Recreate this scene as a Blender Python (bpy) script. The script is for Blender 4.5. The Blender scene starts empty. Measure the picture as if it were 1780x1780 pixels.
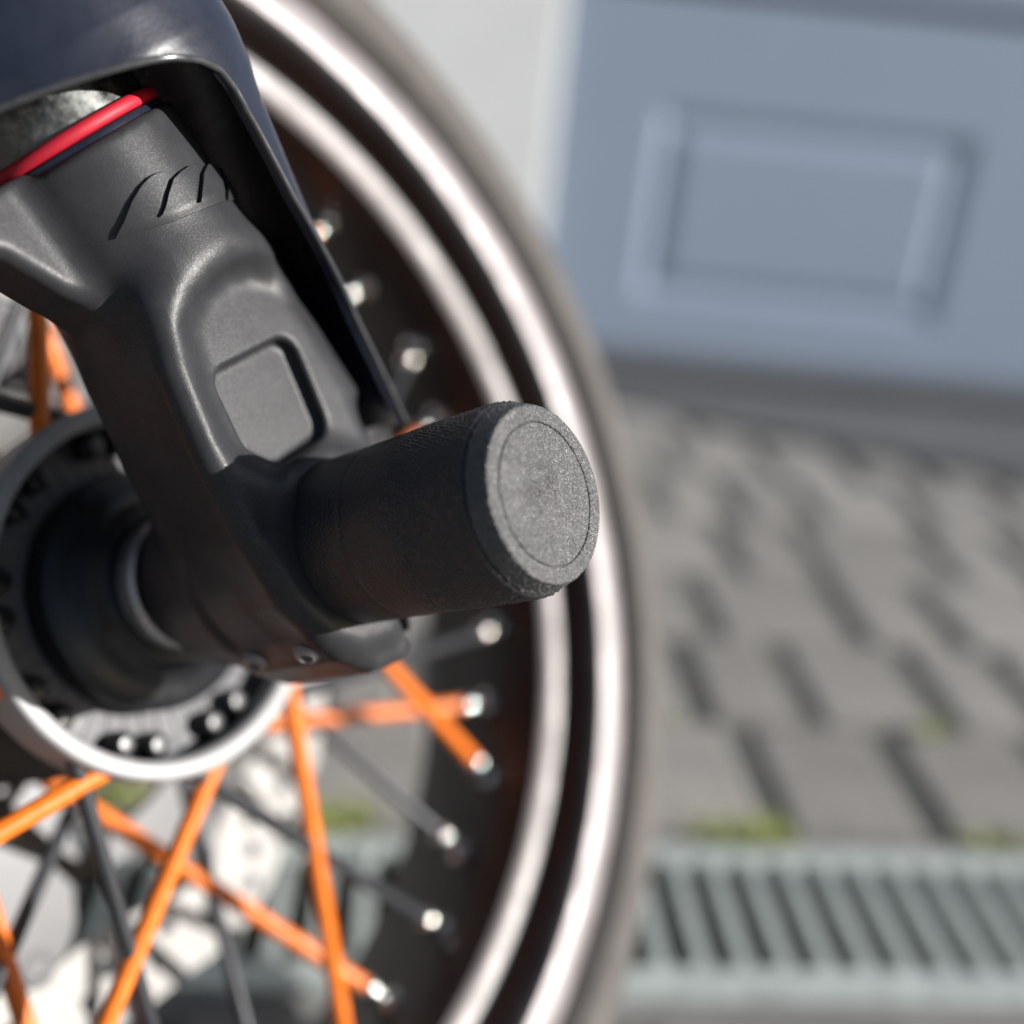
import bpy, bmesh, math, random
import numpy as np
from mathutils import Matrix, Vector

random.seed(7)
rng = np.random.default_rng(7)
SC = bpy.context.scene
COL = SC.collection
rad = math.radians

# ------------------------------------------------------------------ camera, sky, sun
CAM_LOC = (0.09541541, -0.34395008, 0.44774238)
RCAM = ((0.99337988, -0.06768311, 0.09281926),      # right
        (0.05705609, -0.41059206, -0.91003229),     # down
        (0.09970466, 0.90930367, -0.40401216))      # forward
cam_d = bpy.data.cameras.new("camera")
cam = bpy.data.objects.new("camera", cam_d)
COL.objects.link(cam)
m = Matrix.Identity(4)
for i in range(3):
    m[i][0] = RCAM[0][i]
    m[i][1] = -RCAM[1][i]
    m[i][2] = -RCAM[2][i]
    m[i][3] = CAM_LOC[i]
cam.matrix_world = m
cam_d.sensor_width = 36.0
cam_d.lens = 40.4946
cam_d.clip_start = 0.01
cam_d.clip_end = 5000
cam_d.dof.use_dof = True
cam_d.dof.focus_distance = 0.277
cam_d.dof.aperture_fstop = 3.05
SC.camera = cam

SUN_EL = rad(20.0)
SUN_AZ = rad(-12.5)                   # direction towards the sun, in the XY plane
SUN = Vector((math.cos(SUN_EL) * math.cos(SUN_AZ), math.cos(SUN_EL) * math.sin(SUN_AZ), math.sin(SUN_EL)))
world = bpy.data.worlds.new("World")
SC.world = world
world.use_nodes = True
wn = world.node_tree
bg = wn.nodes["Background"]
sky = wn.nodes.new("ShaderNodeTexSky")
sky.sky_type = 'NISHITA'
sky.sun_disc = False
sky.sun_elevation = SUN_EL
sky.sun_rotation = math.pi / 2 - SUN_AZ
sky.altitude = 100
wn.links.new(sky.outputs[0], bg.inputs[0])
bg.inputs[1].default_value = 0.05
sl = bpy.data.lights.new("sun", 'SUN')
sl.energy = 5.0
sl.angle = rad(0.53)
sl.color = (1.0, 0.965, 0.92)
so = bpy.data.objects.new("sun", sl)
so.rotation_euler = (-SUN).to_track_quat('-Z', 'Y').to_euler()
so.location = SUN * 20
COL.objects.link(so)
SC.view_settings.view_transform = 'Standard'
SC.view_settings.look = 'None'
SC.view_settings.exposure = 0.55
SC.view_settings.gamma = 1.0


# ------------------------------------------------------------------ materials
def mat(name, col, rough=0.5, metal=0.0, var=0.0, vscale=30.0, bump=0.0, bscale=400.0, bdist=0.001,
        spec=0.5, coat=0.0, rvar=0.0, detail=4.0, col2=None, rand=0.0):
    mt = bpy.data.materials.new(name)
    mt.use_nodes = True
    nt = mt.node_tree
    b = nt.nodes["Principled BSDF"]
    b.inputs["Base Color"].default_value = (*col, 1)
    b.inputs["Roughness"].default_value = rough
    b.inputs["Metallic"].default_value = metal
    b.inputs["Specular IOR Level"].default_value = spec
    b.inputs["Coat Weight"].default_value = coat
    tc = nt.nodes.new("ShaderNodeTexCoord")
    if var > 0 or rvar > 0 or col2:
        nz = nt.nodes.new("ShaderNodeTexNoise")
        nz.inputs["Scale"].default_value = vscale
        nz.inputs["Detail"].default_value = 8
        nz.inputs["Roughness"].default_value = 0.65
        nt.links.new(tc.outputs["Object"], nz.inputs["Vector"])
        mx = nt.nodes.new("ShaderNodeMix")
        mx.data_type = 'RGBA'
        c2 = col2 if col2 else tuple(c * (1 + var) for c in col)
        c1 = col if col2 else tuple(c * (1 - var) for c in col)
        mx.inputs[6].default_value = (*c1, 1)
        mx.inputs[7].default_value = (*c2, 1)
        rp = nt.nodes.new("ShaderNodeMapRange")
        rp.inputs[1].default_value = 0.3
        rp.inputs[2].default_value = 0.7
        nt.links.new(nz.outputs[0], rp.inputs[0])
        nt.links.new(rp.outputs[0], mx.inputs[0])
        out = mx.outputs[2]
        if rand > 0:
            oi = nt.nodes.new("ShaderNodeObjectInfo")
            r2 = nt.nodes.new("ShaderNodeMapRange")
            r2.inputs[3].default_value = 1 - rand
            r2.inputs[4].default_value = 1 + rand
            nt.links.new(oi.outputs["Random"], r2.inputs[0])
            hs = nt.nodes.new("ShaderNodeHueSaturation")
            nt.links.new(r2.outputs[0], hs.inputs["Value"])
            nt.links.new(out, hs.inputs["Color"])
            out = hs.outputs[0]
        nt.links.new(out, b.inputs["Base Color"])
        if rvar > 0:
            r3 = nt.nodes.new("ShaderNodeMapRange")
            r3.inputs[1].default_value = 0.3
            r3.inputs[2].default_value = 0.7
            r3.inputs[3].default_value = max(0.02, rough - rvar)
            r3.inputs[4].default_value = min(1, rough + rvar)
            nt.links.new(nz.outputs[0], r3.inputs[0])
            nt.links.new(r3.outputs[0], b.inputs["Roughness"])
    if bump > 0:
        n2 = nt.nodes.new("ShaderNodeTexNoise")
        n2.inputs["Scale"].default_value = bscale
        n2.inputs["Detail"].default_value = detail
        nt.links.new(tc.outputs["Object"], n2.inputs["Vector"])
        bp = nt.nodes.new("ShaderNodeBump")
        bp.inputs["Strength"].default_value = bump
        bp.inputs["Distance"].default_value = bdist
        nt.links.new(n2.outputs[0], bp.inputs["Height"])
        nt.links.new(bp.outputs[0], b.inputs["Normal"])
    return mt


M = {}
M['cast'] = mat("cast_coating", (0.0335, 0.0340, 0.0375), 0.40, 0.0, var=0.14, vscale=90, bump=0.16, bscale=2600, bdist=0.0003, rvar=0.06, spec=0.22)
# fine metallic fleck in the coating
_nt = M['cast'].node_tree
_b = _nt.nodes["Principled BSDF"]
_v = _nt.nodes.new("ShaderNodeTexVoronoi")
_v.inputs["Scale"].default_value = 3600
_tc = _nt.nodes.new("ShaderNodeTexCoord")
_nt.links.new(_tc.outputs["Object"], _v.inputs["Vector"])
_r = _nt.nodes.new("ShaderNodeMapRange")
_sx = _nt.nodes.new("ShaderNodeSeparateColor")
_nt.links.new(_v.outputs["Color"], _sx.inputs[0])
_nt.links.new(_sx.outputs[0], _r.inputs[0])
_r.inputs[1].default_value = 0.55
_r.inputs[2].default_value = 1.0
_r.inputs[3].default_value = 0.24
_r.inputs[4].default_value = 0.46
_nt.links.new(_r.outputs[0], _b.inputs["Specular IOR Level"])
M['guard'] = mat("guard_plastic", (0.013, 0.016, 0.029), 0.29, 0.0, var=0.25, vscale=50, bump=0.15, bscale=900, bdist=0.0003, rvar=0.08)
M['edgeglint'] = mat("guard_edge_glint", (0.05, 0.052, 0.058), 0.16, 0.0, var=0.25, vscale=300, rvar=0.08)  # lighter than the guard plastic, to paint its edge highlight
M['chrome'] = mat("fork_chrome", (0.15, 0.155, 0.152), 0.40, 1.0, var=0.5, vscale=260, rvar=0.16)
M['red'] = mat("red_rubber", (0.50, 0.012, 0.03), 0.55, 0.0, var=0.12, vscale=150)
M['tyre'] = mat("tyre_rubber", (0.108, 0.098, 0.092), 0.75, 0.0, var=0.18, vscale=45, bump=0.5, bscale=500, bdist=0.0006)
M['rimblack'] = mat("rim_black", (0.013, 0.011, 0.012), 0.38, 0.0, var=0.3, vscale=40, rvar=0.1)
M['rimsilver'] = mat("rim_silver", (0.265, 0.245, 0.25), 0.47, 0.3, var=0.14, vscale=70, rvar=0.1, spec=0.4, bump=0.15, bscale=500, bdist=0.0003)
M['rimband'] = mat("rim_band_grey", (0.19, 0.173, 0.172), 0.48, 0.3, var=0.14, vscale=70, rvar=0.1, spec=0.4)
M['ringmetal'] = mat("ring_metal", (0.37, 0.37, 0.375), 0.55, 0.15, var=0.1, vscale=120, rvar=0.08)
M['hubblack'] = mat("hub_black", (0.012, 0.013, 0.016), 0.35, 0.0, var=0.3, vscale=80, rvar=0.1)
M['silver'] = mat("machined_silver", (0.62, 0.62, 0.63), 0.32, 0.75, var=0.12, vscale=120, rvar=0.1, bump=0.1, bscale=900, bdist=0.0003)
M['flange'] = mat("flange_grey", (0.125, 0.125, 0.133), 0.6, 0.1, var=0.15, vscale=120, rvar=0.1)
M['nipple'] = mat("nipple_nickel", (0.75, 0.74, 0.71), 0.11, 1.0, var=0.05, vscale=200)
M['orange'] = mat("orange_sleeve", (0.86, 0.20, 0.018), 0.38, 0.0, var=0.2, vscale=220, rvar=0.1)
M['spokegrey'] = mat("spoke_dark", (0.045, 0.048, 0.055), 0.35, 0.2, var=0.2, vscale=120)
M['disc'] = mat("brake_steel", (0.38, 0.37, 0.355), 0.6, 0.1, var=0.1, vscale=90, rvar=0.1)
M['carrier'] = mat("carrier_black", (0.03, 0.03, 0.033), 0.4, 0.2, var=0.2, vscale=80)
M['bolt'] = mat("bolt_steel", (0.30, 0.27, 0.265), 0.55, 0.4, var=0.15, vscale=300)
M['paver'] = mat("paver_concrete", (0.272, 0.260, 0.245), 0.9, 0.0, var=0.22, vscale=14, bump=0.6, bscale=260, bdist=0.002, rand=0.13, detail=8)
M['joint'] = mat("joint_grit", (0.15, 0.149, 0.136), 0.95, 0.0, var=0.4, vscale=160, bump=1.0, bscale=350, bdist=0.004)
M['ground'] = mat("ground_soil", (0.17, 0.16, 0.15), 0.95, 0.0, var=0.2, vscale=3, bump=0.6, bscale=60, bdist=0.01)
M['sill'] = mat("sill_concrete", (0.25, 0.245, 0.24), 0.9, 0.0, var=0.2, vscale=12, bump=0.5, bscale=180, bdist=0.002)
M['wedge'] = mat("wedge_grey", (0.105, 0.108, 0.115), 0.9, 0.0, var=0.15, vscale=10, bump=0.5, bscale=200, bdist=0.002)
M['wedgestrip'] = mat("wedge_strip_dark", (0.045, 0.053, 0.06), 0.8, 0.0, var=0.2, vscale=25, bump=0.5, bscale=200, bdist=0.002)
M['zinc'] = mat("zinc_grate", (0.50, 0.545, 0.525), 0.55, 0.35, var=0.2, vscale=60, rvar=0.1)
M['trough'] = mat("trough_concrete", (0.22, 0.235, 0.19), 0.95, 0.0, var=0.4, vscale=40, bump=0.8, bscale=200, bdist=0.003)
M['door'] = mat("door_paint", (0.42, 0.505, 0.645), 0.5, 0.0, var=0.03, vscale=8, bump=0.1, bscale=500, bdist=0.0005)
M['doorstrip'] = mat("door_base_strip", (0.26, 0.28, 0.31), 0.5, 0.2, var=0.06, vscale=12)
M['rubber'] = mat("seal_rubber", (0.025, 0.027, 0.032), 0.7, 0.0, var=0.2, vscale=30)
M['wall'] = mat("white_render", (0.85, 0.87, 0.87), 0.9, 0.0, var=0.05, vscale=10, bump=0.6, bscale=220, bdist=0.002)
M['grass'] = mat("grass_blade", (0.37, 0.42, 0.11), 0.6, 0.0, var=0.3, vscale=40)


def slider_mat(name, col, kind):
    mt = bpy.data.materials.new(name)
    mt.use_nodes = True
    nt = mt.node_tree
    b = nt.nodes["Principled BSDF"]
    tc = nt.nodes.new("ShaderNodeTexCoord")
    L = nt.links.new
    nz = nt.nodes.new("ShaderNodeTexNoise")
    nz.inputs["Scale"].default_value = 1300
    nz.inputs["Detail"].default_value = 3
    L(tc.outputs["Object"], nz.inputs["Vector"])
    vo = nt.nodes.new("ShaderNodeTexVoronoi")
    vo.inputs["Scale"].default_value = 1500 if kind == 'cap' else 1050
    L(tc.outputs["Object"], vo.inputs["Vector"])
    md = nt.nodes.new("ShaderNodeMath")
    md.operation = 'MULTIPLY_ADD'
    md.inputs[1].default_value = -0.9
    L(vo.outputs["Distance"], md.inputs[0])
    L(nz.outputs[0], md.inputs[2])
    bp = nt.nodes.new("ShaderNodeBump")
    bp.inputs["Strength"].default_value = 1.0 if kind == 'cap' else 0.32
    bp.inputs["Distance"].default_value = 0.00045
    L(md.outputs[0], bp.inputs["Height"])
    L(bp.outputs[0], b.inputs["Normal"])
    # worn smudge and mottling
    n2 = nt.nodes.new("ShaderNodeTexNoise")
    n2.inputs["Scale"].default_value = 90
    n2.inputs["Detail"].default_value = 6
    n2.inputs["Distortion"].default_value = 0.8
    L(tc.outputs["Object"], n2.inputs["Vector"])
    rp = nt.nodes.new("ShaderNodeMapRange")
    rp.inputs[1].default_value = 0.35
    rp.inputs[2].default_value = 0.7
    L(n2.outputs[0], rp.inputs[0])
    mx = nt.nodes.new("ShaderNodeMix")
    mx.data_type = 'RGBA'
    mx.inputs[6].default_value = (*[c * 0.92 for c in col], 1)
    mx.inputs[7].default_value = (col[0] * 1.14, col[1] * 1.1, col[2] * 1.08, 1)
    L(rp.outputs[0], mx.inputs[0])
    last = mx.outputs[2]
    if kind == 'cap':
        # scuffed patch in the middle of the face
        mp = nt.nodes.new("ShaderNodeMapping")
        mp.inputs["Location"].default_value = (0, 0.001, -0.0035)
        L(tc.outputs["Object"], mp.inputs["Vector"])
        n3 = nt.nodes.new("ShaderNodeTexNoise")
        n3.inputs["Scale"].default_value = 170
        n3.inputs["Detail"].default_value = 6
        L(tc.outputs["Object"], n3.inputs["Vector"])
        sx = nt.nodes.new("ShaderNodeSeparateXYZ")
        L(mp.outputs[0], sx.inputs[0])
        a1 = nt.nodes.new("ShaderNodeCombineXYZ")
        L(sx.outputs[1], a1.inputs[0])
        L(sx.outputs[2], a1.inputs[1])
        ln = nt.nodes.new("ShaderNodeVectorMath")
        ln.operation = 'LENGTH'
        L(a1.outputs[0], ln.inputs[0])
        r4 = nt.nodes.new("ShaderNodeMapRange")
        r4.inputs[1].default_value = 0.0095
        r4.inputs[2].default_value = 0.0
        L(ln.outputs["Value"], r4.inputs[0])
        mu = nt.nodes.new("ShaderNodeMath")
        mu.operation = 'MULTIPLY'
        L(r4.outputs[0], mu.inputs[0])
        r5 = nt.nodes.new("ShaderNodeMapRange")
        r5.inputs[1].default_value = 0.45
        r5.inputs[2].default_value = 0.62
        L(n3.outputs[0], r5.inputs[0])
        L(r5.outputs[0], mu.inputs[1])
        m3 = nt.nodes.new("ShaderNodeMix")
        m3.data_type = 'RGBA'
        L(mu.outputs[0], m3.inputs[0])
        L(last, m3.inputs[6])
        m3.inputs[7].default_value = (col[0] * 0.36, col[1] * 0.31, col[2] * 0.29, 1)
        last = m3.outputs[2]
    L(last, b.inputs["Base Color"])
    b.inputs["Roughness"].default_value = 0.34 if kind == 'cap' else 0.4
    b.inputs["Specular IOR Level"].default_value = 0.5
    return mt


M['slider'] = slider_mat("slider_nylon", (0.026, 0.0265, 0.029), 'body')
M['cap'] = slider_mat("cap_nylon", (0.105, 0.107, 0.109), 'cap')


# ------------------------------------------------------------------ mesh helpers
def link(name, me, parent=None, loc=(0, 0, 0), material=None):
    o = bpy.data.objects.new(name, me)
    COL.objects.link(o)
    if parent is not None:
        o.parent = parent
    o.location = loc
    if material is not None and me is not None and not me.materials:
        me.materials.append(material)
    return o


def mesh(name, verts, faces, smooth=True):
    me = bpy.data.meshes.new(name)
    me.from_pydata([tuple(map(float, v)) for v in verts], [], faces)
    me.update()
    if smooth:
        me.polygons.foreach_set("use_smooth", [True] * len(me.polygons))
    return me


def tag(o, label=None, cat=None, group=None, kind=None):
    if label: o["label"] = label
    if cat: o["category"] = cat
    if group: o["group"] = group
    if kind: o["kind"] = kind
    return o


def empty(name, mw):
    o = bpy.data.objects.new(name, None)
    o.empty_display_size = 0.05
    COL.objects.link(o)
    o.matrix_world = mw
    return o


def lathe(name, prof, seg=128, closed=False, sharp=None):
    """profile [(x, r)] turned about the X axis"""
    P = np.array(prof, float)
    n = len(P)
    a = np.linspace(0, 2 * np.pi, seg, endpoint=False)
    V = np.stack([np.repeat(P[:, 0], seg), (P[:, 1][:, None] * np.cos(a)).ravel(), (P[:, 1][:, None] * np.sin(a)).ravel()], 1)
    F = []
    for i in range(n if closed else n - 1):
        j = (i + 1) % n
        for k in range(seg):
            l = (k + 1) % seg
            F.append((i * seg + k, j * seg + k, j * seg + l, i * seg + l))
    me = mesh(name, V, F)
    me.set_sharp_from_angle(angle=rad(sharp if sharp else 35))
    return me


def rounded(pts, r=0.001, k=4):
    """round the inner corners of an open 2D polyline"""
    out = [pts[0]]
    for i in range(1, len(pts) - 1):
        p, a, b = np.array(pts[i]), np.array(pts[i - 1]), np.array(pts[i + 1])
        la, lb = np.linalg.norm(a - p), np.linalg.norm(b - p)
        q = min(r, la * 0.45, lb * 0.45)
        s, e = p + (a - p) / la * q, p + (b - p) / lb * q
        for t in np.linspace(0, 1, k):
            out.append(tuple((1 - t) ** 2 * s + 2 * t * (1 - t) * p + t * t * e))
    out.append(pts[-1])
    return out


def tube(name, a, b, r0, r1=None, seg=12, caps=True, rings=1):
    r1 = r0 if r1 is None else r1
    a, b = Vector(a), Vector(b)
    d = (b - a).normalized()
    u = d.orthogonal().normalized()
    v = d.cross(u)
    V, F = [], []
    for i in range(rings + 1):
        t = i / rings
        c = a.lerp(b, t)
        rr = r0 + (r1 - r0) * t
        for k in range(seg):
            th = 2 * math.pi * k / seg
            V.append(c + u * (rr * math.cos(th)) + v * (rr * math.sin(th)))
    for i in range(rings):
        for k in range(seg):
            l = (k + 1) % seg
            F.append((i * seg + k, i * seg + l, (i + 1) * seg + l, (i + 1) * seg + k))
    if caps:
        F.append(tuple(reversed(range(seg))))
        F.append(tuple(range(rings * seg, rings * seg + seg)))
    me = mesh(name, V, F)
    me.set_sharp_from_angle(angle=rad(40))
    return me


def box(name, lo, hi, bev=0.0):
    x0, y0, z0 = lo
    x1, y1, z1 = hi
    bm = bmesh.new()
    bmesh.ops.create_cube(bm, size=1)
    for v in bm.verts:
        v.co = ((x0 + x1) / 2 + v.co.x * (x1 - x0), (y0 + y1) / 2 + v.co.y * (y1 - y0), (z0 + z1) / 2 + v.co.z * (z1 - z0))
    if bev > 0:
        bmesh.ops.bevel(bm, geom=bm.edges[:], offset=bev, segments=2, affect='EDGES', profile=0.5)
    me = bpy.data.meshes.new(name)
    bm.to_mesh(me)
    bm.free()
    return me


def flat_fill(name, loops, depth):
    """2D loops (outer + holes) filled and extruded along local Z"""
    cu = bpy.data.curves.new(name, 'CURVE')
    cu.dimensions = '2D'
    cu.fill_mode = 'BOTH'
    cu.extrude = depth / 2
    for lp in loops:
        s = cu.splines.new('POLY')
        s.points.add(len(lp) - 1)
        for p, q in zip(s.points, lp):
            p.co = (q[0], q[1], 0, 1)
        s.use_cyclic_u = True
    o = bpy.data.objects.new(name, cu)
    COL.objects.link(o)
    dg = bpy.context.evaluated_depsgraph_get()
    me = bpy.data.meshes.new_from_object(o.evaluated_get(dg))
    bpy.data.objects.remove(o)
    bpy.data.curves.remove(cu)
    me.name = name
    return me


# --- distance-field modelling for the cast fork foot
def smin(a, b, k):
    h = np.maximum(k - np.abs(a - b), 0) / k
    return np.minimum(a, b) - h * h * k * 0.25


def smax(a, b, k):
    return -smin(-a, -b, k)


def poly_sd(px, py, pts):
    """signed distance to a 2D polygon on arrays"""
    d = np.full(px.shape, 1e9, np.float32)
    s = np.ones(px.shape, np.float32)
    n = len(pts)
    for i in range(n):
        ax, ay = pts[i]
        bx, by = pts[i - 1]
        ex, ey = bx - ax, by - ay
        wx, wy = px - ax, py - ay
        t = np.clip((wx * ex + wy * ey) / (ex * ex + ey * ey), 0, 1)
        qx, qy = wx - ex * t, wy - ey * t
        d = np.minimum(d, qx * qx + qy * qy)
        c1, c2, c3 = py >= ay, py < by, ex * wy > ey * wx
        flip = (c1 & c2 & c3) | (~c1 & ~c2 & ~c3)
        s = np.where(flip, -s, s)
    return s * np.sqrt(d)


def surface_nets(D, org, h):
    """quads round the zero level of a 3D array"""
    ins = D < 0
    nx, ny, nz = D.shape
    c = np.zeros((nx - 1, ny - 1, nz - 1), np.int8)
    for i in (0, 1):
        for j in (0, 1):
            for k in (0, 1):
                c += ins[i:nx - 1 + i, j:ny - 1 + j, k:nz - 1 + k]
    act = (c > 0) & (c < 8)
    I = np.argwhere(act)
    idx = -np.ones(act.shape, np.int64)
    idx[act] = np.arange(len(I))
    acc = np.zeros((len(I), 3))
    cnt = np.zeros(len(I))
    cor = [(i, j, k) for i in (0, 1) for j in (0, 1) for k in (0, 1)]
    for a in range(8):
        for b in range(a + 1, 8):
            df = np.array(cor[b]) - np.array(cor[a])
            if np.abs(df).sum() != 1:
                continue
            A = I + cor[a]
            B = I + cor[b]
            da = D[A[:, 0], A[:, 1], A[:, 2]]
            db = D[B[:, 0], B[:, 1], B[:, 2]]
            mk = (da < 0) != (db < 0)
            t = np.where(mk, da / np.where(mk, da - db, 1), 0)
            acc += np.where(mk[:, None], np.array(cor[a]) + t[:, None] * df, 0)
            cnt += mk
    V = (I + acc / cnt[:, None]) * h + org
    F = []
    for ax in range(3):
        sl0 = [slice(1, -1)] * 3
        a = [slice(1, -1)] * 3
        b = [slice(1, -1)] * 3
        a[ax] = slice(0, -1)
        b[ax] = slice(1, None)
        cr = ins[tuple(a)] != ins[tuple(b)]
        E = np.argwhere(cr)
        o = np.ones(3, int)
        o[ax] = 0
        E = E + o
        u, v = (ax + 1) % 3, (ax + 2) % 3
        def cell(du, dv):
            q = E.copy()
            q[:, u] -= du
            q[:, v] -= dv
            return idx[q[:, 0], q[:, 1], q[:, 2]]
        Q = np.stack([cell(1, 1), cell(0, 1), cell(0, 0), cell(1, 0)], 1)
        fl = ins[E[:, 0], E[:, 1], E[:, 2]]
        Q[~fl] = Q[~fl][:, ::-1]
        F.append(Q[(Q >= 0).all(1)])
    return V, np.concatenate(F)


# ------------------------------------------------------------------ ground
g = link("ground", mesh("ground", [(-2000, -2000, -0.16), (2000, -2000, -0.16), (2000, 2000, -0.16), (-2000, 2000, -0.16)], [(0, 1, 2, 3)], False), None, (0, 0, 0), M['ground'])
tag(g, kind='structure')

DR0, DR1 = 0.076, 0.190           # drain: near and far edge (world y)
SILL0, SILL1 = 1.005, 1.45        # concrete sill in front of the door
PX0, PX1 = -4.0, 5.0
bed = link("paving", None)
tag(bed, kind='structure')


def slab(name, x0, x1, y0, y1, z0, z1, material, parent=None, bev=0.0):
    return link(name, box(name, (x0, y0, z0), (x1, y1, z1), bev), parent, (0, 0, 0), material)


slab("joint_bed", PX0, PX1, -4.0, DR0 - 0.012, -0.15, -0.0045, M['joint'], bed)
slab("joint_bed", PX0, PX1, DR1 + 0.012, SILL0 - 0.002, -0.15, -0.0045, M['joint'], bed)

# one paver with chamfered top, unit size scaled per piece
def paver_mesh(w, d, name):
    c, cz = 0.004, 0.003
    r = 0.0035
    def ring(ix, z):
        x, y = w / 2 - ix, d / 2 - ix
        k = min(r, 0.003)
        return [(-x + k, -y, z), (x - k, -y, z), (x, -y + k, z), (x, y - k, z), (x - k, y, z), (-x + k, y, z), (-x, y - k, z), (-x, -y + k, z)]
    V = ring(0, -0.06) + ring(0, -cz) + ring(c * 0.4, -cz * 0.3) + ring(c, 0)
    F = []
    for i in range(3):
        for k in range(8):
            l = (k + 1) % 8
            F.append((i * 8 + k, i * 8 + l, (i + 1) * 8 + l, (i + 1) * 8 + k))
    F.append(tuple(range(24, 32)))
    me = mesh(name, V, F, False)
    me.materials.append(M['paver'])
    return me


PW = {}
GAP = 0.0195
ROWS_FAR = [(DR1 + 0.014 + 0.1185 * i, 0.1185) for i in range(7)]
ROWS_NEAR = [(DR0 - 0.014 - 0.1185 * (i + 1), 0.1185) for i in range(30)]
KNOWN = {0: [0.34, 0.444], 1: [0.318, 0.399, 0.502, 0.579], 2: [0.353, 0.477], 3: [0.403, 0.482, 0.611], 4: [0.356, 0.517, 0.634], 5: [0.399, 0.503], 6: [0.44, 0.56]}
cand = []
for far, rows in ((True, ROWS_FAR), (False, ROWS_NEAR)):
    for ri, (y0, dp) in enumerate(rows):
        if far:
            J = []
            kn = KNOWN[ri]
            J = list(kn)
            # fill wide spans between known joints
            JJ = [J[0]]
            for q in J[1:]:
                if q - JJ[-1] > 0.15:
                    JJ.append((q + JJ[-1]) / 2)
                JJ.append(q)
            J = JJ
        else:
            J = [0.3 + random.uniform(-0.05, 0.05)]
        while J[0] > PX0 + 0.1:
            J.insert(0, J[0] - random.choice((0.085, 0.1, 0.104, 0.12)))
        while J[-1] < PX1 - 0.1:
            J.append(J[-1] + random.choice((0.085, 0.1, 0.104, 0.12)))
        for a, b in zip(J[:-1], J[1:]):
            cand.append(((a + b) / 2, y0 + dp / 2, round(b - a - GAP, 3), dp - 0.0045))
# nearest 290 in view become pieces, the rest one mass
def seen(c):
    q = Vector((c[0] - CAM_LOC[0], c[1] - CAM_LOC[1], -CAM_LOC[2]))
    z = q.dot(Vector(RCAM[2]))
    if z < 0.05:
        return 1e6 + q.length
    u, v = q.dot(Vector(RCAM[0])) / z, q.dot(Vector(RCAM[1])) / z
    out = max(0, abs(u) - 0.46) + max(0, abs(v) - 0.46)
    return z + 30 * out
cand.sort(key=seen)
rest_v, rest_f = [], []
for i, (x, y, w, d) in enumerate(cand):
    key = (w, round(d, 4))
    if key not in PW:
        PW[key] = paver_mesh(w, d, "paver")
    zz = random.gauss(0, 0.0007)
    if i < 290:
        o = link("paver", PW[key], bed, (x, y, zz))
        o.rotation_euler = (random.gauss(0, 0.004), random.gauss(0, 0.004), random.gauss(0, 0.006))
    else:
        n0 = len(rest_v)
        for v in PW[key].vertices:
            rest_v.append((v.co.x + x, v.co.y + y, v.co.z + zz))
        for p in PW[key].polygons:
            rest_f.append(tuple(n0 + q for q in p.vertices))
ro = link("outer_pavers", mesh("outer_pavers", rest_v, rest_f, False), bed, (0, 0, 0), M['paver'])
tag(ro, kind='stuff')

sill = slab("concrete_sill", PX0, PX1, SILL0, SILL1, -0.15, 0.002, M['sill'], None, 0.003)
tag(sill, kind='structure')

# dark thin ramp in front of the door, its front edge cut askew
def prism(name, pts, z0, z1, material, parent=None, inset=0.0):
    n = len(pts)
    V = [(x, y, z0) for x, y in pts] + [(x, y, z1) for x, y in pts]
    F = [tuple(range(n, 2 * n)), tuple(reversed(range(n)))] + [(i, (i + 1) % n, n + (i + 1) % n, n + i) for i in range(n)]
    return link(name, mesh(name, V, F, False), parent, (0, 0, 0), material)


wedge = prism("dark_wedge", [(-0.1, 1.128), (0.30, 1.035), (0.507, 0.945), (0.802, 0.843), (1.6, 0.57), (2.7, 0.30), (2.7, 1.3), (-0.1, 1.3)], -0.02, 0.0065, M['wedge'])  # flat dark wedge, widening to the right
tag(wedge, kind='structure')
prism("wedge_edge", [(0.30, 1.030), (0.507, 0.930), (0.802, 0.814), (1.6, 0.53), (2.7, 0.26), (2.7, 0.2985), (1.6, 0.5685), (0.802, 0.8415), (0.507, 0.9435), (0.30, 1.0335)], -0.02, 0.0045, M['wedgestrip'], wedge)  # darker strip along the front edge

# ------------------------------------------------------------------ drain
drain = empty("drain_channel", Matrix.Translation((0.3, (DR0 + DR1) / 2, -0.10)))
tag(drain, "galvanised steel slotted drain grate sunk in the paving between wheel and garage", "drain")
DX0, DX1 = -2.2, 2.6
oz = 0.10
hw = (DR1 - DR0) / 2
def dl(o): return o
link("trough", mesh("trough", [(DX0, -hw - .01, oz - .03), (DX0, -hw - .01, .035), (DX0, hw + .01, .035), (DX0, hw + .01, oz - .03),
                               (DX1, -hw - .01, oz - .03), (DX1, -hw - .01, .035), (DX1, hw + .01, .035), (DX1, hw + .01, oz - .03)],
                    [(0, 4, 5, 1), (1, 5, 6, 2), (2, 6, 7, 3)], False), drain, (-0.3, 0, 0), M['trough'])
for s in (-1, 1):
    rw = 0.011 if s > 0 else 0.020
    y0, y1 = (hw - rw, hw) if s > 0 else (-hw, -hw + rw)
    link("rail", box("rail", (DX0, y0, oz - 0.011), (DX1, y1, oz + 0.001), 0.0015), drain, (-0.3, 0, 0), M['zinc'])
    # outer concrete lip
    yy0, yy1 = (hw + 0.0005, hw + 0.0115) if s > 0 else (-hw - 0.0115, -hw - 0.0005)
    link("edge_lip", box("edge_lip", (DX0, yy0, -0.05), (DX1, yy1, oz - 0.003), 0.001), drain, (-0.3, 0, 0), M['sill'])
PB = 0.0224
ya, yb = -hw + 0.0198, hw - 0.0108
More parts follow.
